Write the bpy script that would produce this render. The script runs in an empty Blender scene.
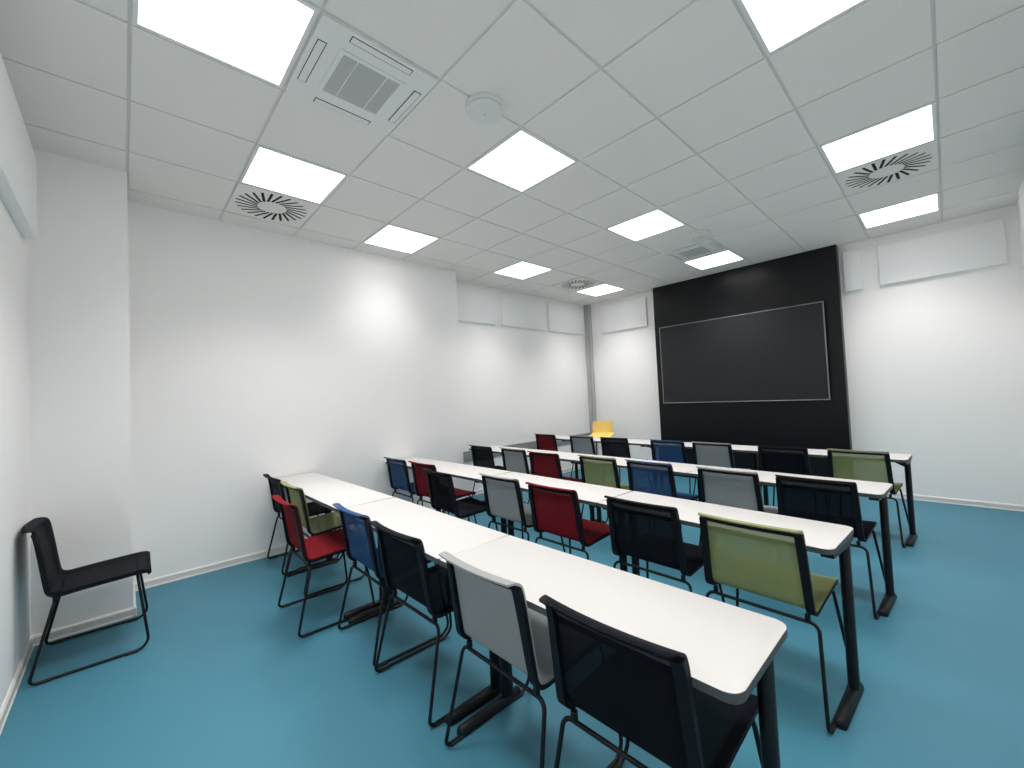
import bpy, bmesh, math
from mathutils import Vector, Matrix

sc = bpy.context.scene
COL = sc.collection
PI = math.pi

# ------------------------------------------------------------------ materials
def mat(name, col, rough=.6, metal=0., spec=.5, noise=None, bump=None, transl=0., coat=0.):
    m = bpy.data.materials.new(name); m.use_nodes = True
    nt = m.node_tree; b = nt.nodes['Principled BSDF']; out = nt.nodes['Material Output']
    b.inputs['Base Color'].default_value = (*col, 1)
    b.inputs['Roughness'].default_value = rough
    b.inputs['Metallic'].default_value = metal
    b.inputs['Specular IOR Level'].default_value = spec
    b.inputs['Coat Weight'].default_value = coat
    tc = nt.nodes.new('ShaderNodeTexCoord')
    if noise:
        sca, amt, det = noise
        n = nt.nodes.new('ShaderNodeTexNoise'); n.inputs['Scale'].default_value = sca; n.inputs['Detail'].default_value = det
        nt.links.new(tc.outputs['Object'], n.inputs['Vector'])
        mx = nt.nodes.new('ShaderNodeMix'); mx.data_type = 'RGBA'
        mx.inputs['A'].default_value = (*[c*(1-amt) for c in col], 1)
        mx.inputs['B'].default_value = (*[min(1, c*(1+amt)) for c in col], 1)
        nt.links.new(n.outputs['Fac'], mx.inputs['Factor'])
        nt.links.new(mx.outputs['Result'], b.inputs['Base Color'])
    if bump:
        sca, st, dist = bump
        n2 = nt.nodes.new('ShaderNodeTexNoise'); n2.inputs['Scale'].default_value = sca; n2.inputs['Detail'].default_value = 3
        nt.links.new(tc.outputs['Object'], n2.inputs['Vector'])
        bp = nt.nodes.new('ShaderNodeBump'); bp.inputs['Strength'].default_value = st; bp.inputs['Distance'].default_value = dist
        nt.links.new(n2.outputs['Fac'], bp.inputs['Height']); nt.links.new(bp.outputs['Normal'], b.inputs['Normal'])
    if transl:
        t = nt.nodes.new('ShaderNodeBsdfTransparent')
        t.inputs['Color'].default_value = (1, 1, 1, 1)
        ms = nt.nodes.new('ShaderNodeMixShader'); ms.inputs['Fac'].default_value = transl
        nt.links.new(b.outputs['BSDF'], ms.inputs[1]); nt.links.new(t.outputs['BSDF'], ms.inputs[2])
        nt.links.new(ms.outputs['Shader'], out.inputs['Surface'])
    return m

def emit(name, col, st):
    m = bpy.data.materials.new(name); m.use_nodes = True
    nt = m.node_tree; nt.nodes.remove(nt.nodes['Principled BSDF'])
    e = nt.nodes.new('ShaderNodeEmission'); e.inputs['Color'].default_value = (*col, 1); e.inputs['Strength'].default_value = st
    nt.links.new(e.outputs['Emission'], nt.nodes['Material Output'].inputs['Surface'])
    return m

M = {}
M['wall'] = mat('white_wall_paint', (.90, .885, .872), .75, spec=.3, bump=(90, .04, .002))
M['panelw'] = mat('white_acoustic_felt', (.87, .875, .875), .95, spec=.1, bump=(400, .15, .001))
M['tile'] = mat('ceiling_tile', (.825, .805, .77), .95, spec=.1, noise=(120, .03, 4))
M['tbar'] = mat('ceiling_grid_steel', (.70, .695, .68), .7, spec=.3)
M['floor'] = mat('teal_vinyl_floor', (.046, .178, .246), .5, spec=.35, noise=(260, .10, 3), bump=(300, .03, .0005))
M['base'] = mat('warm_white_skirting', (.70, .68, .65), .5)
M['grey'] = mat('grey_trunking_paint', (.30, .31, .315), .6)
M['column'] = mat('pale_grey_column_paint', (.47, .47, .465), .6)
M['board'] = mat('black_wall_laminate', (.004, .0045, .006), .36, spec=.3, noise=(3, .15, 3))
M['screen'] = mat('dark_screen_glass', (.014, .015, .018), .5, spec=.35)
M['bezel'] = mat('grey_screen_frame', (.25, .26, .27), .4, .5)
M['black'] = mat('black_powder_coat', (.004, .0045, .0055), .45, spec=.3)
M['rail'] = mat('black_plastic_rail', (.004, .005, .008), .6, spec=.2)
M['glide'] = mat('black_rubber_glide', (.01, .01, .01), .8)
M['top'] = mat('white_table_laminate', (.535, .517, .503), .45, spec=.4)
M['edge'] = mat('dark_table_edge', (.045, .055, .057), .5)
M['light'] = emit('led_panel_light', (1, .985, .985), 3.7)
M['lframe'] = mat('white_light_frame', (.78, .79, .79), .5)
M['acp'] = mat('white_cassette_plastic', (.79, .79, .775), .45)
M['acg'] = mat('grey_filter_mesh', (.48, .49, .48), .8, noise=(260, .35, 2))
M['dark'] = mat('dark_slot', (.008, .008, .008), .8)
M['smoke'] = mat('white_detector_plastic', (.74, .75, .74), .4)
M['yellow'] = mat('yellow_shell_plastic', (.80, .57, .15), .5, noise=(30, .05, 2))

FAB = {  # colour, translucency of the stretched mesh
 'black': ((.006, .007, .011), .14),
 'grey':  ((.36, .36, .36), .21),
 'red':   ((.175, .008, .013), .10),
 'green': ((.30, .335, .14), .33),
 'blue':  ((.032, .085, .205), .26),
}
for k, (c, t) in FAB.items():
    M['fab_'+k] = mat(k+'_mesh_fabric', c, .9, spec=.12, noise=(700, .18, 2), bump=(900, .25, .0006), transl=t)

# ------------------------------------------------------------------ helpers
def link(name, bm, m, parent=None, loc=None, rotz=0., smooth=True, angle=35):
    me = bpy.data.meshes.new(name)
    bmesh.ops.recalc_face_normals(bm, faces=bm.faces[:])
    bm.to_mesh(me); bm.free()
    for mm in (m if isinstance(m, (list, tuple)) else [m]): me.materials.append(M[mm])
    if smooth:
        me.polygons.foreach_set('use_smooth', [True]*len(me.polygons))
        me.set_sharp_from_angle(angle=math.radians(angle))
    o = bpy.data.objects.new(name, me); COL.objects.link(o)
    if parent: o.parent = parent
    if loc: o.location = loc
    o.rotation_euler.z = rotz
    return o

def thing(name, label, cat, loc=(0, 0, 0), rotz=0., group=None):
    o = bpy.data.objects.new(name, None); COL.objects.link(o)
    o.empty_display_size = .1
    o.location = loc; o.rotation_euler.z = rotz
    tag(o, label, cat, group); return o

def tag(o, label=None, cat=None, group=None, kind=None):
    for k, v in (('label', label), ('category', cat), ('group', group), ('kind', kind)):
        if v: o[k] = v
    return o

def dup(o, label=None):
    r = o.copy(); COL.objects.link(r)
    for ch in list(o.children):
        c = ch.copy(); COL.objects.link(c); c.parent = r
        for g in list(ch.children):
            d = g.copy(); COL.objects.link(d); d.parent = c
    if label: r['label'] = label
    return r

def box(bm, x0, y0, z0, x1, y1, z1, bev=0., seg=2, mi=0):
    g = bmesh.ops.create_cube(bm, size=1)
    vs = g['verts']
    for v in vs:
        v.co = ((x0+x1)/2+v.co.x*(x1-x0), (y0+y1)/2+v.co.y*(y1-y0), (z0+z1)/2+v.co.z*(z1-z0))
    fs = set(f for v in vs for f in v.link_faces)
    for f in fs: f.material_index = mi
    if bev:
        es = list(set(e for v in vs for e in v.link_edges))
        r = bmesh.ops.bevel(bm, geom=es, offset=bev, segments=seg, profile=.5, affect='EDGES')
        for f in r['faces']: f.material_index = mi
    return vs

def prism(bm, pts, z0, z1, bev=0., mi=0, mtop=None):
    """vertical prism over plan polygon"""
    a = [bm.verts.new((x, y, z0)) for x, y in pts]; b = [bm.verts.new((x, y, z1)) for x, y in pts]
    n = len(pts); fs = []
    fs.append(bm.faces.new(a[::-1])); t = bm.faces.new(b)
    for i in range(n): fs.append(bm.faces.new((a[i], a[(i+1) % n], b[(i+1) % n], b[i])))
    for f in fs: f.material_index = mi
    t.material_index = mi if mtop is None else mtop
    if bev:
        r = bmesh.ops.bevel(bm, geom=list(t.edges), offset=bev, segments=2, profile=.5, affect='EDGES')
        for f in r['faces']: f.material_index = mi
    return a+b

def rrect(x0, y0, x1, y1, rr, n=6):
    out = []
    rl, rt = rr if isinstance(rr, tuple) else (rr, rr)
    for cx, cy, a0, r in ((x1-rt, y1-rt, 0, rt), (x0+rl, y1-rl, 90, rl), (x0+rl, y0+rl, 180, rl), (x1-rt, y0+rt, 270, rt)):
        for i in range(n+1):
            a = math.radians(a0+90*i/n); out.append((cx+r*math.cos(a), cy+r*math.sin(a)))
    return out

def fillet(pts, rads, n=6, closed=True):
    """round the corners of a 3D polyline"""
    N = len(pts); out = []
    for i, p in enumerate(pts):
        p = Vector(p)
        if not closed and i in (0, N-1): out.append(p); continue
        a = Vector(pts[i-1]); b = Vector(pts[(i+1) % N]); r = rads[i]
        u = (a-p).normalized(); v = (b-p).normalized()
        ang = u.angle(v); d = min(r/math.tan(ang/2), (a-p).length*.48, (b-p).length*.48); r = d*math.tan(ang/2)
        bis = (u+v).normalized(); c = p+bis*(r/math.sin(ang/2))
        s = p+u*d-c; e = p+v*d-c
        tot = s.angle(e); ax = s.cross(e).normalized()
        for k in range(n+1):
            out.append(c+Matrix.Rotation(tot*k/n, 3, ax) @ s)
    return out

def tube(bm, path, r, sides=10, closed=True):
    N = len(path); path = [Vector(p) for p in path]
    T = []
    for i in range(N):
        a = path[i-1] if (closed or i > 0) else path[i]; b = path[(i+1) % N] if (closed or i < N-1) else path[i]
        T.append((b-a).normalized())
    ref = Vector((0, 0, 1))
    if abs(T[0].dot(ref)) > .9: ref = Vector((1, 0, 0))
    nrm = (ref-T[0]*ref.dot(T[0])).normalized(); rings = []
    first = nrm.copy()
    fr = [nrm]
    for i in range(1, N):
        nrm = (nrm-T[i]*nrm.dot(T[i])).normalized(); fr.append(nrm)
    twist = 0.
    if closed:
        last = (nrm-T[0]*nrm.dot(T[0])).normalized()
        twist = math.atan2(last.cross(first).dot(T[0]), last.dot(first))
    for i in range(N):
        q = Matrix.Rotation(twist*i/N, 3, T[i]) @ fr[i]; w = T[i].cross(q)
        rings.append([bm.verts.new(path[i]+(q*math.cos(2*PI*k/sides)+w*math.sin(2*PI*k/sides))*r) for k in range(sides)])
    for i in range(N if closed else N-1):
        A = rings[i]; B = rings[(i+1) % N]
        for k in range(sides): bm.faces.new((A[k], A[(k+1) % sides], B[(k+1) % sides], B[k]))
    if not closed: bm.faces.new(rings[0][::-1]); bm.faces.new(rings[-1])

def cyl(bm, cx, cy, z0, z1, r, n=32, bev=0.):
    return prism(bm, [(cx+r*math.cos(2*PI*i/n), cy+r*math.sin(2*PI*i/n)) for i in range(n)], z0, z1, bev)

def lathe(bm, prof, n=48, c=(0, 0)):
    rings = []
    for r, z in prof:
        rings.append([bm.verts.new((c[0]+r*math.cos(2*PI*i/n), c[1]+r*math.sin(2*PI*i/n), z)) for i in range(n)])
    for A, B in zip(rings, rings[1:]):
        for i in range(n): bm.faces.new((A[i], A[(i+1) % n], B[(i+1) % n], B[i]))
    bm.faces.new(rings[0]); bm.faces.new(rings[-1])

# ------------------------------------------------------------------ room
H = 3.0616
XL, XREC, XP, XR = -2.046, -2.37, -1.51, 2.913
YB, YF, YREC = -.455, 6.474, 3.19

bm = bmesh.new(); box(bm, -2.6, -.7, -.12, 3.1, 6.7, 0)
tag(link('floor', bm, 'floor', smooth=False), kind='structure')

bm = bmesh.new()
box(bm, -2.6, 0, 0, XL, YREC, H+.12)
tag(link('wall_left', bm, 'wall', smooth=False), kind='structure')
bm = bmesh.new(); box(bm, -2.6, YB, 0, XP, 0, H+.12)
tag(link('wall_pillar', bm, 'wall', smooth=False), kind='structure')
bm = bmesh.new(); box(bm, -2.6, YREC, 0, XREC, YF, H+.12)
tag(link('wall_recess', bm, 'wall', smooth=False), kind='structure')
bm = bmesh.new(); box(bm, -2.6, YF, 0, 3.1, 6.7, H+.12)
tag(link('wall_front', bm, 'wall', smooth=False), kind='structure')
bm = bmesh.new(); box(bm, -2.6, -.7, 0, 3.1, YB, H+.12)
tag(link('wall_back', bm, 'wall', smooth=False), kind='structure')
bm = bmesh.new(); box(bm, XR, YB, 0, 3.1, YF, H+.12)
tag(link('wall_right', bm, 'wall', smooth=False), kind='structure')

def skirting(name, segs):
    bm = bmesh.new()
    for (x0, y0), (x1, y1), (nx, ny) in segs:
        t = .012
        # profile: flat board with a small chamfered lip at the top
        a = Vector((x0, y0, 0)); b = Vector((x1, y1, 0)); n = Vector((nx, ny, 0))
        prof = [(0, 0), (t+.004, 0), (t+.004, .006), (t, .012), (t, .050), (t-.006, .060), (0, .062)]
        A = [bm.verts.new(a+n*p+Vector((0, 0, z))) for p, z in prof]; B = [bm.verts.new(b+n*p+Vector((0, 0, z))) for p, z in prof]
        k = len(prof)
        for i in range(k): bm.faces.new((A[i], A[(i+1) % k], B[(i+1) % k], B[i]))
        bm.faces.new(A[::-1]); bm.faces.new(B)
    tag(link(name, bm, 'base', smooth=False), kind='structure')
skirting('baseboard_left', [((XP, YB), (XP, .016), (1, 0)), ((XP+.016, 0), (XL, 0), (0, 1)), ((XL, 0), (XL, YREC+.016), (1, 0)),
                            ((XL+.016, YREC), (XREC, YREC), (0, 1)), ((XREC, YREC), (XREC, YF-.08), (1, 0))])
skirting('baseboard_front', [((XREC+.15, YF), (-.93, YF), (0, -1)), ((1.51, YF), (XR, YF), (0, -1))])
skirting('baseboard_back', [((XP, YB), (XR, YB), (0, 1))])
skirting('baseboard_right', [((XR, YB), (XR, YF), (-1, 0))])

# grey corner column and grey wall trunking in the recess
bm = bmesh.new()
box(bm, XREC, 6.405, 0, -2.305, YF, H, .004); box(bm, -2.303, 6.42, 0, -2.248, YF, H, .004)
tag(link('trim_1', bm, 'column'), kind='structure')
bm = bmesh.new()
box(bm, XREC, YREC+.001, .49, XREC+.012, 6.40, .63, .003); box(bm, XREC, YREC+.001, .615, XREC+.016, 6.40, .632, .002)
tag(link('trim_2', bm, 'grey'), kind='structure')

# ceiling: lay-in tiles over a recessed grid
T = .6; G = .008
LIGHTS = [(0, 0), (-1.2, .6), (0, 1.8), (-1.8, 1.8), (0, 3.6), (-1.8, 3.6), (-1.8, 5.4), (0, 5.4), (1.8, 1.8), (1.8, 3.6), (1.8, 5.4), (1.8, 0)]
ACS = [(0, .6), (0, 4.8)]
DIFF = [(-1.8, .6), (1.8, 4.2), (-1.8, 4.8)]
taken = set((round(x/T), round(y/T)) for x, y in LIGHTS+ACS+DIFF)
bm = bmesh.new()
box(bm, -2.6, -.7, H+.02, 3.1, 6.7, H+.14, mi=1)
box(bm, -2.6, -.7, H+.008, 3.1, 6.7, H+.0195, mi=1)
for i in range(-4, 5):
    for j in range(-1, 11):
        if (i, j) in taken: continue
        x0, x1 = max(i*T+G, -2.6), min((i+1)*T-G, 3.0); y0, y1 = max(j*T+G, -.6), min((j+1)*T-G, 6.6)
        vs = box(bm, x0, y0, H, x1, y1, H+.012, mi=0)
tag(link('ceiling', bm, ['tile', 'tbar'], smooth=False), kind='structure')

LL = {
 (0, 0): 'large square LED ceiling panel beside the nearest air conditioner, cut off by the top edge',
 (-1.2, .6): 'square LED ceiling panel next to the swirl vent nearest the left pillar',
 (0, 1.8): 'square LED ceiling panel just beyond the smoke detector nearest the camera',
 (-1.8, 1.8): 'square LED ceiling panel along the middle of the protruding left wall, no vent beside it',
 (0, 3.6): 'square LED ceiling panel just before the far smoke detector, mid ceiling',
 (-1.8, 3.6): 'square LED ceiling panel above the start of the recessed left wall',
 (-1.8, 5.4): 'square LED ceiling panel beside the swirl vent in the far left corner',
 (0, 5.4): 'square LED ceiling panel right above the black feature wall, beside the far air conditioner',
 (1.8, 1.8): 'square LED ceiling panel on the right, cut off by the top edge of the view',
 (1.8, 3.6): 'square LED ceiling panel on the right, on the near side of the right swirl vent',
 (1.8, 5.4): 'square LED ceiling panel on the right, closest to the large white wall panel',
 (1.8, 0): 'square LED ceiling panel overhead at the back of the room, out of view',
}
LAMP = 11.8
DIM = {(-1.8, 1.8): .5, (-1.2, .6): 1.1, (0, 0): 1.1, (1.8, 0): 1.1}   # the panel beside the wall is dimmed
def light_fixture(x, y):
    t = thing('ceiling_light', LL[(x, y)], 'ceiling light', (x+.3, y+.3, H), 0, 'recessed square ceiling lights')
    bm = bmesh.new(); a, b = .293, .275
    for q in ((-a, -a, a, -b), (-a, b, a, a), (-a, -b, -b, b), (b, -b, a, b)):
        box(bm, q[0], q[1], -.004, q[2], q[3], .012)
    link('light_frame', bm, 'lframe', t, smooth=False)
    bm = bmesh.new(); box(bm, -.275, -.275, -.001, .275, .275, .006)
    link('light_diffuser', bm, 'light', t, smooth=False)
    la = bpy.data.lights.new('led_lamp', 'AREA'); la.shape = 'SQUARE'; la.size = .535; la.energy = LAMP*DIM.get((x, y), 1)
    la.spread = math.radians(104); la.color = (1, .985, .97)
    lo = bpy.data.objects.new('led_lamp', la); COL.objects.link(lo); lo.parent = t; lo.location = (0, 0, -.003)
for p in LIGHTS: light_fixture(*p)

def air_con(x, y, label):
    t = thing('ceiling_air_conditioner', label, 'air conditioner', (x+.3, y+.3, H+.008), 0, 'ceiling cassette air conditioners')
    bm = bmesh.new()
    prism(bm, rrect(-.292, -.292, .292, .292, .012), -.02, .012)
    for f in list(bm.faces): pass
    o = link('cassette_panel', bm, 'acp', t)
    bm = bmesh.new()
    a, b = .172, .148
    for q in ((-a, -a, a, -b), (-a, b, a, a), (-a, -b, -b, b), (b, -b, a, b)):
        box(bm, q[0], q[1], -.025, q[2], q[3], -.0195, .0015, 1)
    g = link('grille_frame', bm, 'acp', t)
    bm = bmesh.new(); box(bm, -b, -b, -.0225, b, b, -.0195)
    link('filter_grille', bm, 'acg', t, smooth=False)
    for yy in (-.078, .076):
        bm = bmesh.new(); box(bm, -b, yy-.0028, -.0235, b, yy+.0028, -.0215)
        link('grille_rib', bm, 'acp', t, smooth=False)
    for k in range(4):
        R = Matrix.Rotation(k*PI/2, 4, 'Z')
        bm = bmesh.new()
        box(bm, -.157, .229, -.0206, .157, .271, -.0195)
        bmesh.ops.transform(bm, matrix=R, verts=bm.verts[:])
        sl = link('air_slot', bm, 'dark', t, smooth=False)
        bm = bmesh.new()
        box(bm, -.153, .2335, -.0235, .153, .2675, -.0205, .0012, 1)
        bmesh.ops.transform(bm, matrix=R, verts=bm.verts[:])
        link('louver', bm, 'acp', sl)
air_con(*ACS[0], 'white ceiling cassette air conditioner nearest the camera, with grey filter grille')
air_con(*ACS[1], 'white ceiling cassette air conditioner near the black feature wall, partly behind the far light')

def diffuser(x, y, label):
    t = thing('swirl_air_diffuser', label, 'air vent', (x+.3, y+.3, H), 0, 'square swirl ceiling vents')
    bm = bmesh.new()
    a = .292
    es = []
    def loop(pts):
        vs = [bm.verts.new((px, py, 0)) for px, py in pts]
        return [bm.edges.new((vs[i], vs[(i+1) % len(vs)])) for i in range(len(vs))]
    es += loop([(-a, -a), (a, -a), (a, a), (-a, a)])
    N = 24; slots = []
    for k in range(N):
        ai = 2*PI*k/N; ao = ai+math.radians(17)
        p = Vector((.108*math.cos(ai), .108*math.sin(ai))); q = Vector((.262*math.cos(ao), .262*math.sin(ao)))
        d = (q-p).normalized(); n = Vector((-d.y, d.x))*.0102
        s = [p+n, p-n, q-n, q+n]; slots.append(s); es += loop([tuple(v) for v in s])
    bmesh.ops.triangle_fill(bm, use_beauty=True, use_dissolve=False, edges=es)
    # slots punched through: drop any face whose centre lies in a slot
    def inside(c, s):
        sg = 0
        for i in range(4):
            e = s[(i+1) % 4]-s[i]; w = c-s[i]; cr = e.x*w.y-e.y*w.x
            if abs(cr) < 1e-9: continue
            if sg == 0: sg = 1 if cr > 0 else -1
            elif (cr > 0) != (sg > 0): return False
        return True
    bad = [f for f in bm.faces if any(inside(Vector(f.calc_center_median()[:2]), s) for s in slots)]
    bmesh.ops.delete(bm, geom=bad, context='FACES_ONLY')
    r = bmesh.ops.extrude_face_region(bm, geom=bm.faces[:])
    for v in [g for g in r['geom'] if isinstance(g, bmesh.types.BMVert)]: v.co.z += .001
    link('perforated_plate', bm, 'tile', t, smooth=False)
    bm = bmesh.new(); box(bm, -.285, -.285, .0045, .285, .285, .0075)
    link('dark_plenum', bm, 'dark', t, smooth=False)
diffuser(*DIFF[0], 'square swirl ceiling vent near the left pillar and protruding left wall')
diffuser(*DIFF[1], 'square swirl ceiling vent on the right between two light panels')
diffuser(*DIFF[2], 'square swirl ceiling vent in the far left corner above the recessed wall')

def detector(x, y, label):
    t = thing('smoke_detector', label, 'smoke detector', (x, y, H), 0, 'round ceiling detectors')
    bm = bmesh.new(); lathe(bm, [(.104, 0), (.106, -.004), (.106, -.024), (.101, -.029), (.02, -.029)])
    link('detector_base', bm, 'smoke', t)
    bm = bmesh.new(); lathe(bm, [(.092, -.029), (.100, -.034), (.100, -.048), (.094, -.055), (.02, -.0565)])
    link('detector_cover', bm, 'smoke', t)
    bm = bmesh.new(); cyl(bm, 0, 0, -.0585, -.056, .007, 16)
    link('indicator', bm, 'acg', t)
    bm = bmesh.new(); box(bm, .075, -.012, -.047, .112, .012, -.012, .004); 
    bmesh.ops.rotate(bm, verts=bm.verts[:], cent=(0, 0, 0), matrix=Matrix.Rotation(math.radians(30), 3, 'Z'))
    link('release_tab', bm, 'smoke', t)
detector(.600, 1.500, 'round white ceiling smoke detector nearest the camera')
detector(.585, 4.556, 'round white ceiling smoke detector beside the far air conditioner')

# acoustic wall panels
def acoustic(label, x0, y0, z0, x1, y1, z1):
    bm = bmesh.new(); cx, cy = (x0+x1)/2, (y0+y1)/2
    box(bm, x0-cx, y0-cy, 0, x1-cx, y1-cy, z1-z0, .006, 2)
    tag(link('acoustic_panel', bm, 'panelw', loc=(cx, cy, z0)), label, 'acoustic panel', 'white acoustic panels high on the walls')
acoustic('white acoustic panel high on recessed left wall, nearest of three', XREC, 3.25, 2.485, -2.325, 4.11, 2.995)
acoustic('white acoustic panel high on recessed left wall, middle of three', XREC, 4.245, 2.485, -2.325, 5.235, 2.985)
acoustic('white acoustic panel high on recessed left wall, the one closest to the grey corner column', XREC, 5.34, 2.49, -2.325, 6.31, 2.98)
acoustic('white acoustic panel on front wall left of the black feature panel', -2.04, 6.43, 2.478, -1.10, YF, 2.975)
acoustic('small narrow white acoustic panel just right of the black feature panel', 1.54, 6.43, 2.475, 1.705, YF, 2.96)
acoustic('large wide white acoustic panel at the right end of the front wall', 1.865, 6.43, 2.485, 2.822, YF, 2.945)
acoustic('white acoustic panel at the left edge, above the lone black chair', -1.33, YB, 2.425, 1.2, -.40, 2.92)
acoustic('white acoustic panel at the right edge on the right wall', 2.865, 3.4, 2.62, XR, 5.72, 2.97)

# black feature wall + screen
bm = bmesh.new()
box(bm, -.915, 6.34, 0, 1.497, YF, H-.002, .002, 1)
o = link('feature_wall_panel', bm, 'board')
tag(o, 'tall glossy black wall panel behind the screen, floor to ceiling', 'wall panel')
t = thing('display_screen', 'large dark flat screen with thin grey frame mounted on black wall panel', 'screen', (.275, 6.34, 1.158))
W2, HT = 1.072, 1.222
bm = bmesh.new(); box(bm, -W2+.01, -.072, .01, W2-.01, -.045, HT-.01, .004); link('screen_housing', bm, 'black', t)
bm = bmesh.new(); box(bm, -W2+.012, -.0795, .012, W2-.012, -.0725, HT-.012); link('screen_glass', bm, 'screen', t, smooth=False)
bm = bmesh.new(); f = .011
for q in ((-W2, 0, W2, f), (-W2, HT-f, W2, HT), (-W2, f, -W2+f, HT-f), (W2-f, f, W2, HT-f)):
    box(bm, q[0], -.086, q[1], q[2], -.06, q[3], .0015, 1)
link('screen_frame', bm, 'bezel', t)
bm = bmesh.new(); box(bm, -.5, -.046, .35, .5, -.03, .43); box(bm, -.5, -.046, .75, .5, -.03, .83)
for x in (-.35, .35): box(bm, x-.03, -.035, .3, x+.03, 0, .9)
link('wall_mount', bm, 'black', t, smooth=False)

# ------------------------------------------------------------------ tables
ZT = .710; D = .39
def build_table(L, inset_l, inset_r, label, loc, rz, ends):
    t = thing('classroom_table', label, 'table', loc, rz, 'narrow white classroom tables')
    # local: x 0..L along the row, y 0..D away from the seats
    bm = bmesh.new()
    prism(bm, rrect(.001, 0, L-.001, D, ends), ZT-.022, ZT, .0018, 0, 1)
    bm.faces.ensure_lookup_table()
    link('tabletop', bm, ['edge', 'top'], t, angle=50)
    bm = bmesh.new()
    box(bm, inset_l-.03, .215, ZT-.056, L-inset_r+.012, .275, ZT-.0225, .004, 1)
    link('under_beam', bm, 'black', t)
    for xx, sgn in ((inset_l, 1), (L-inset_r, -1)):
        # oval column
        bm = bmesh.new()
        pts = [(xx+.021*math.cos(2*PI*i/24), .305+.029*math.sin(2*PI*i/24)) for i in range(24)]
        prism(bm, pts, .034, ZT-.03)
        leg = link('leg', bm, 'black', t, angle=40)
        # half-round foot bar
        bm = bmesh.new(); n = 10; r0 = .023; ys = [.035, .040, .048, .365, .373, .378]; sc_ = [.55, .85, 1, 1, .85, .55]
        rings = []
        for y, s in zip(ys, sc_):
            prof = [(xx+r0*s*math.cos(PI*i/n), y, .004+.034*s*math.sin(PI*i/n)**.8) for i in range(n+1)]
            rings.append([bm.verts.new(p) for p in prof])
        for A, B in zip(rings, rings[1:]):
            for i in range(n): bm.faces.new((A[i], A[i+1], B[i+1], B[i]))
            bm.faces.new((A[0], B[0], B[n], A[n]))
        bm.faces.new(rings[0]); bm.faces.new(rings[-1])
        link('foot_bar', bm, 'black', leg, angle=50)
        for yy in (.07, .34):
            bm = bmesh.new(); cyl(bm, xx, yy, 0, .006, .014, 16)
            link('foot_pad', bm, 'glide', leg)
        # tapered bracket along the table and flat arm across it
        bm = bmesh.new(); x1 = xx+sgn*.02; x2 = xx+sgn*.20
        v = []
        for y in (.282, .318):
            v.append([bm.verts.new(p) for p in ((x1, y, ZT-.0225), (x2, y, ZT-.0225), (x2, y, ZT-.036), (xx+sgn*.10, y, ZT-.052), (x1, y, ZT-.098))])
        for i in range(5): bm.faces.new((v[0][i], v[0][(i+1) % 5], v[1][(i+1) % 5], v[1][i]))
        bm.faces.new(v[0][::-1]); bm.faces.new(v[1])
        link('bracket', bm, 'black', leg, smooth=False)
        bm = bmesh.new()
        v = []
        for x in (xx-.022, xx+.022):
            v.append([bm.verts.new(p) for p in ((x, .03, ZT-.0225), (x, .372, ZT-.0225), (x, .372, ZT-.046), (x, .28, ZT-.060), (x, .03, ZT-.042))])
        for i in range(5): bm.faces.new((v[0][i], v[0][(i+1) % 5], v[1][(i+1) % 5], v[1][i]))
        bm.faces.new(v[0][::-1]); bm.faces.new(v[1])
        link('support_arm', bm, 'black', leg, smooth=False)
    return t

# near edge of each row: list of x breakpoints and the y there
ROWS = {
 'nearest row': [(-2.03, .950), (-.325, .935), (.875, .900), (2.022, .893)],
 'second row': [(-2.03, 2.085), (-.335, 2.062), (.868, 2.020), (2.013, 1.962)],
 'third row': [(-2.10, 3.31), (-.262, 3.235), (.905, 3.172), (2.062, 3.108)],
 'farthest row': [(-2.20, 4.77), (-.30, 4.685), (.90, 4.625), (2.090, 4.580)],
}
EXTRA = {'nearest row': 'closest to the camera', 'second row': 'behind it the third row', 'third row': '', 'farthest row': 'closest to the screen'}
SEG = ['longer white table by the left wall in the %s', 'white table in the middle of the %s', 'white table at the aisle end of the %s']
ROWTXT = {'nearest row': 'row of tables nearest the camera', 'second row': 'second table row from the camera', 'third row': 'third table row from the camera', 'farthest row': 'table row closest to the screen'}
edge_at = {}
for r, pts in ROWS.items():
    for k in range(3):
        (xa, ya), (xb, yb) = pts[k], pts[k+1]
        L = math.hypot(xb-xa, yb-ya); a = math.atan2(yb-ya, xb-xa)
        il = {'nearest row': .62, 'second row': .60, 'third row': .67, 'farthest row': .52}[r] if k == 0 else .042
        build_table(L-.002, il, ({'second row': .028, 'farthest row': .030}.get(r, .045) if k == 2 else .042), SEG[k] % ROWTXT[r], (xa+.001, ya, 0), a, (.03 if k == 0 else .007, .035 if k == 2 else .007))
def near_edge(r, x):
    pts = ROWS[r]
    for (xa, ya), (xb, yb) in zip(pts, pts[1:]):
        if xa <= x <= xb: return ya+(yb-ya)*(x-xa)/(xb-xa)
    return pts[-1][1]

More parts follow.
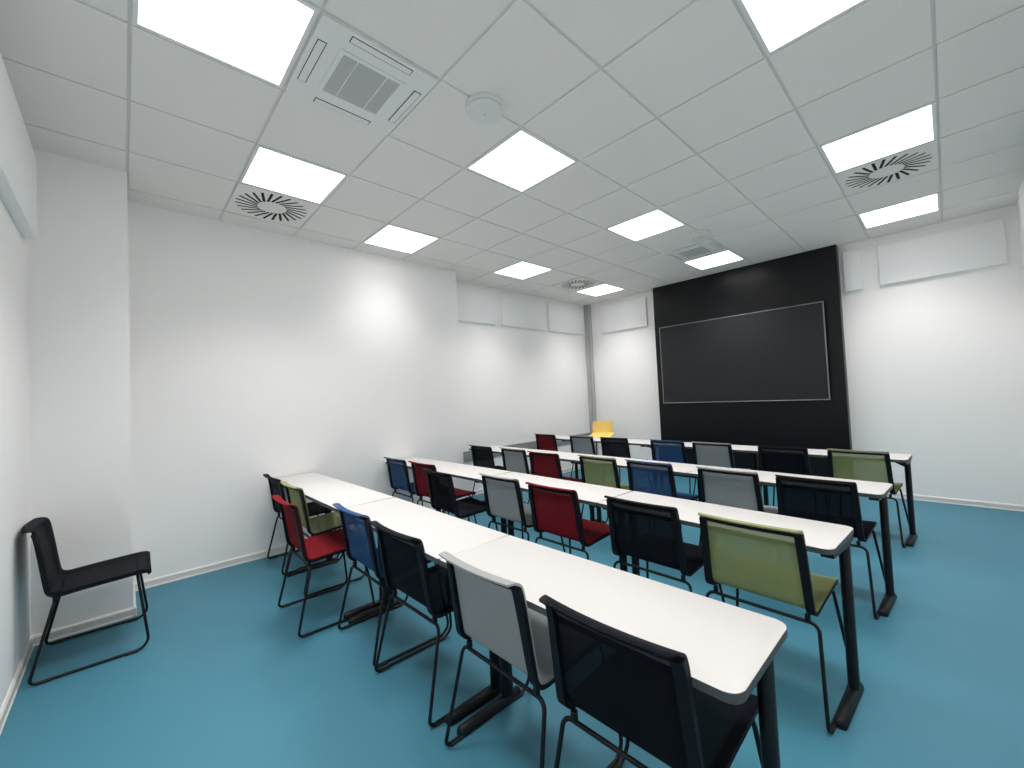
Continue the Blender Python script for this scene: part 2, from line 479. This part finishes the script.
# ------------------------------------------------------------------ chairs
def catmull(P, n=5):
    P = [Vector(p) for p in P]; out = []
    for i in range(len(P)-1):
        p0 = P[max(i-1, 0)]; p1 = P[i]; p2 = P[i+1]; p3 = P[min(i+2, len(P)-1)]
        for k in range(n):
            t = k/n
            out.append(.5*((2*p1)+(p2-p0)*t+(2*p0-5*p1+4*p2-p3)*t*t+(3*p1-p0-3*p2+p3)*t*t*t))
    out.append(P[-1]); return out
PROF = catmull([(.376, .412), (.388, .424), (.384, .438), (.365, .4445), (.33, .446), (.25, .442), (.15, .437), (.07, .431), (.025, .428), (.000, .433), (-.013, .448), (-.020, .475),
                (-.032, .54), (-.049, .64), (-.063, .715), (-.070, .747), (-.077, .763), (-.090, .7725), (-.107, .7755), (-.124, .775)], 4)
def pw(i): return PROF[i]
NP = len(PROF)
def normal(i):
    a = PROF[max(i-1, 0)]; b = PROF[min(i+1, NP-1)]; t = (b-a).normalized(); return Vector((t.y, -t.x))
def halfw(z, y):
    w = .218 if z < .45 else .218-.011*min(1, (z-.45)/.32)
    return w
def shape(i, v, off):
    """point on the shell: profile index i, cross position v (m), offset along the front/top normal"""
    p = PROF[i]; n = normal(i); q = p+n*off
    s = (v/.22)**2
    back = max(0., min(1., (p.y-.45)/.28)); seat = max(0., min(1., (p.x-.0)/.12)) if p.y < .46 else 0.
    y = q.x+.020*back*(s-.35); z = q.y-.007*seat*(1-s)
    return Vector((v, y, z))
def sheet(bm, i0, i1, v0f, v1f, nv, o0, o1):
    """closed sheet between profile stations, from offset o0 (rear) to o1 (front)"""
    G = []
    for o in (o0, o1):
        rows = []
        for i in range(i0, i1+1):
            a, b = v0f(i), v1f(i)
            rows.append([bm.verts.new(shape(i, a+(b-a)*k/nv, o)) for k in range(nv+1)])
        G.append(rows)
    A, B = G; n = i1-i0
    for i in range(n):
        for k in range(nv):
            bm.faces.new((A[i][k], A[i][k+1], A[i+1][k+1], A[i+1][k])); bm.faces.new((B[i][k], B[i+1][k], B[i+1][k+1], B[i][k+1]))
        bm.faces.new((A[i][0], A[i+1][0], B[i+1][0], B[i][0])); bm.faces.new((A[i][nv], B[i][nv], B[i+1][nv], A[i+1][nv]))
    for k in range(nv):
        bm.faces.new((A[0][k], B[0][k], B[0][k+1], A[0][k+1])); bm.faces.new((A[n][k], A[n][k+1], B[n][k+1], B[n][k]))
BEND = max(i for i in range(NP) if PROF[i].y < .452)
CURL = min(i for i in range(NP) if PROF[i].y > .757)
def hw(i): 
    w = halfw(PROF[i].y, PROF[i].x)
    if i > CURL: w -= .010*((i-CURL)/(NP-1-CURL))**2
    if i < 8: w -= .010*((8-i)/8)**2
    return w

def build_chair(kind):
    t = thing('mesh_chair', kind, 'chair', (0, 0, 0), 0, 'sled-base chairs at the tables')
    fm = 'fab_'+kind; th = .007
    bm = bmesh.new(); sheet(bm, 0, BEND, lambda i: -hw(i), lambda i: hw(i), 12, -th/2, th/2)
    link('seat', bm, fm, t, angle=60)
    bm = bmesh.new(); sheet(bm, BEND, NP-1, lambda i: -hw(i), lambda i: hw(i), 12, -th/2, th/2)
    link('backrest', bm, fm, t, angle=60)
    for s in (-1, 1):
        bm = bmesh.new()
        f0 = lambda i: s*(hw(i)+.001); f1 = lambda i: s*(hw(i)-.030)
        sheet(bm, 5, CURL, f0, f1, 3, -th/2-.016, -th/2-.0003)
        link('side_rail', bm, 'rail', t, angle=50)
    bm = bmesh.new()
    sheet(bm, CURL-3, CURL, lambda i: -hw(i)+.031, lambda i: hw(i)-.031, 12, -th/2-.011, -th/2-.0003)  # black cross strip, put in mostly for the shadow line under the curl
    link('top_shade_rail', bm, 'rail', t, angle=50)
    # sled base: one closed bent rod
    r = .0074; zf = .0105
    zc = .4125
    path = [(-.205, .330, zc), (.205, .330, zc), (.252, .379, zf), (.252, -.087, zf), (.223, 0, .379), (-.223, 0, .379), (-.252, -.087, zf), (-.252, .379, zf)]
    rad = [.03, .03, .055, .022, .034, .034, .022, .055]
    bm = bmesh.new(); tube(bm, fillet(path, rad, 7), r, 10)
    fr = link('sled_frame', bm, 'black', t, angle=60)
    for s in (-1, 1):
        for y in (-.035, .30):
            bm = bmesh.new(); box(bm, s*.252-.009, y-.028, 0, s*.252+.009, y+.028, .014, .003, 1)
            link('glide', bm, 'glide', fr)
        bm = bmesh.new(); box(bm, s*.185-.009, -.008, .380, s*.185+.009, .012, .411, .003, 1)
        link('mounting_bracket', bm, 'black', t)
    return t

PROTO = {}
R1, R2, R3, R4 = 'nearest row', 'second row', 'third row', 'farthest row'
CH = [
 # kind, x, y, rotation, row, label
 ('black', 1.710, 0.950, .0, R1, 'black chair nearest the camera, at the aisle end of the nearest table row'),
 ('grey', 1.184, .955, -.015, R1, 'light grey chair in the nearest table row beside the nearest black chair'),
 ('black', .550, .963, .0, R1, 'black chair between the grey and blue chairs in the nearest table row'),
 ('blue', .005, .985, -.02, R1, 'blue chair in the nearest table row'),
 ('red', -.591, .790, -.035, R1, 'bright red chair pulled out from the nearest table row'),
 ('green', -1.13, .975, -.01, R1, 'green chair in the nearest table row, behind the bright red chair'),
 ('black', -1.69, .975, -.02, R1, 'black chair against the left wall at the far end of the nearest table row'),
 ('blue', -1.707, 2.170, -.02, R2, 'blue chair by the left wall at the start of the second table row'),
 ('red', -1.153, 2.175, .0, R2, 'red chair next to the blue chair by the left wall, partly behind a black chair'),
 ('black', -.60, 1.935, -.09, R2, 'black chair pulled out at an angle in the second table row, seat showing at right'),
 ('grey', -0.015, 2.125, -.02, R2, 'grey chair in the second table row between a pulled-out black chair and a red chair'),
 ('red', 0.537, 2.060, -.02, R2, 'dark red chair in the second table row between grey and black chairs'),
 ('black', 1.179, 2.060, -.02, R2, 'black chair in the second table row, beside the large green chair'),
 ('green', 1.716, 2.025, -.037, R2, 'large green chair at the aisle end of the second table row'),
 ('black', -1.710, 3.290, -.05, R3, 'black chair at the left wall corner end of the third table row'),
 ('grey', -1.140, 3.305, -.05, R3, 'grey chair in the third table row, left of the red chair'),
 ('red', -0.590, 3.220, -.02, R3, 'dark red chair in the third table row between grey and green chairs'),
 ('green', 0.052, 3.265, -.05, R3, 'green chair in the third table row between red and blue chairs'),
 ('blue', 0.590, 3.260, -.05, R3, 'blue chair in the third table row, right of a green chair'),
 ('grey', 1.220, 3.220, -.06, R3, 'grey chair in the third table row, right of a blue chair'),
 ('black', 1.747, 3.160, -.04, R3, 'black chair at the aisle end of the third table row'),
 ('red', -1.960, 4.765, -.05, R4, 'small-looking dark red chair leftmost in the table row closest to the screen'),
 ('grey', -1.280, 4.805, -.05, R4, 'grey chair between the red and black chairs in the table row closest to the screen'),
 ('black', -0.715, 4.735, -.04, R4, 'black chair in front of the yellow chair, in the table row closest to the screen'),
 ('blue', 0.025, 4.775, -.04, R4, 'blue chair in the table row closest to the screen'),
 ('grey', 0.545, 4.715, -.06, R4, 'grey chair right of the blue chair in the table row closest to the screen'),
 ('black', 1.215, 4.695, -.05, R4, 'black chair in front of the black wall panel, left of the farthest green chair'),
 ('green', 1.782, 4.645, -.06, R4, 'green chair at the aisle end of the table row closest to the screen'),
 ('black', -1.180, -.312, -.02, None, 'lone black chair facing the pillar corner, standing apart against the back wall'),
]
for kind, x, y, rz, row, label in CH:
    if kind not in PROTO: o = PROTO[kind] = build_chair(kind)
    else: o = dup(PROTO[kind])
    if row: y = min(y, near_edge(row, x)+.046)
    o['label'] = label
    if not row: o['group'] = 'black chairs on their own'; del o['group']
    o.location = (x, y, 0); o.rotation_euler.z = rz

# yellow low-backed stool chair in the far corner
t = thing('yellow_shell_chair', 'yellow moulded chair with low back in the far left corner', 'chair', (-1.725, 5.85, 0), PI+.42)
YP = catmull([(.235, .615), (.25, .632), (.235, .648), (.18, .652), (.08, .645), (.0, .640), (-.09, .642), (-.14, .660), (-.165, .70), (-.178, .78), (-.188, .865), (-.192, .888)], 5)
def yshape(i, v, off):
    p = YP[i]; a = YP[max(i-1, 0)]; b = YP[min(i+1, len(YP)-1)]; tt = (b-a).normalized(); n = Vector((tt.y, -tt.x))
    q = p+n*off; s = (abs(v)/.185)**3
    back = max(0, min(1, (p.y-.645)/.08)) if p.x < -.05 else 0
    return Vector((v, q.x+.05*back*s, q.y+(.025*s*(1-back))*max(0, min(1, (.2-p.x)/.2))))
bm = bmesh.new(); nv = 16; A = []; B = []
for i in range(len(YP)):
    h = .185
    e = i/(len(YP)-1)
    if e > .6: h -= .026*(e-.6)/.4
    if e > .9: h -= .03*((e-.9)/.1)**2
    if e < .1: h -= .03*((.1-e)/.1)**2
    A.append([bm.verts.new(yshape(i, -h+2*h*k/nv, -.006)) for k in range(nv+1)]); B.append([bm.verts.new(yshape(i, -h+2*h*k/nv, .006)) for k in range(nv+1)])
n = len(YP)-1
for i in range(n):
    for k in range(nv):
        bm.faces.new((A[i][k], A[i][k+1], A[i+1][k+1], A[i+1][k])); bm.faces.new((B[i][k], B[i+1][k], B[i+1][k+1], B[i][k+1]))
    bm.faces.new((A[i][0], A[i+1][0], B[i+1][0], B[i][0])); bm.faces.new((A[i][nv], B[i][nv], B[i+1][nv], A[i+1][nv]))
for k in range(nv):
    bm.faces.new((A[0][k], B[0][k], B[0][k+1], A[0][k+1])); bm.faces.new((A[n][k], A[n][k+1], B[n][k+1], B[n][k]))
link('shell', bm, 'yellow', t, angle=60)
for sx in (-1, 1):
    for yt, yb in ((.13, .22), (-.09, -.20)):
        bm = bmesh.new(); tube(bm, [(sx*.11, yt, .632), (sx*.13, (yt+yb)/2*1.0, .33), (sx*.185, yb, .012), (sx*.186, yb, 0)], .009, 10, False)
        link('leg', bm, 'black', t)
bm = bmesh.new(); box(bm, -.12, -.10, .622, .12, .14, .634, .003, 1); link('seat_support', bm, 'black', t)
bm = bmesh.new(); tube(bm, fillet([(-.146, .165, .25), (.146, .165, .25), (.146, -.135, .25), (-.146, -.135, .25)], [.02]*4, 4), .006, 8); link('foot_ring', bm, 'black', t)

# ------------------------------------------------------------------ world, camera
w = bpy.data.worlds.new('World'); sc.world = w; w.use_nodes = True
w.node_tree.nodes['Background'].inputs['Color'].default_value = (.5, .55, .6, 1)
w.node_tree.nodes['Background'].inputs['Strength'].default_value = .3

cam = bpy.data.cameras.new('Camera'); co = bpy.data.objects.new('Camera', cam); COL.objects.link(co)
yaw, pitch, roll = -.8136, .0330, -.0451
f = Vector((math.sin(yaw)*math.cos(pitch), math.cos(yaw)*math.cos(pitch), math.sin(pitch)))
r0 = Vector((math.cos(yaw), -math.sin(yaw), 0)); u0 = r0.cross(f)
r = r0*math.cos(roll)+u0*math.sin(roll); u = r.cross(f)
R = Matrix((r, u, -f)).transposed()
co.matrix_world = Matrix.Translation((2.3566, -.0393, 1.3614)) @ R.to_4x4()
cam.sensor_width = 36; cam.lens = 412.457/1024*36; cam.clip_start = .02
sc.camera = co

sc.view_settings.view_transform = 'Standard'; sc.view_settings.look = 'None'
sc.view_settings.gamma = 1; sc.view_settings.exposure = 0; sc.view_settings.use_curve_mapping = False
sc.cycles.use_denoising = True
sc.cycles.diffuse_bounces = 8; sc.cycles.max_bounces = 12; sc.cycles.transparent_max_bounces = 16
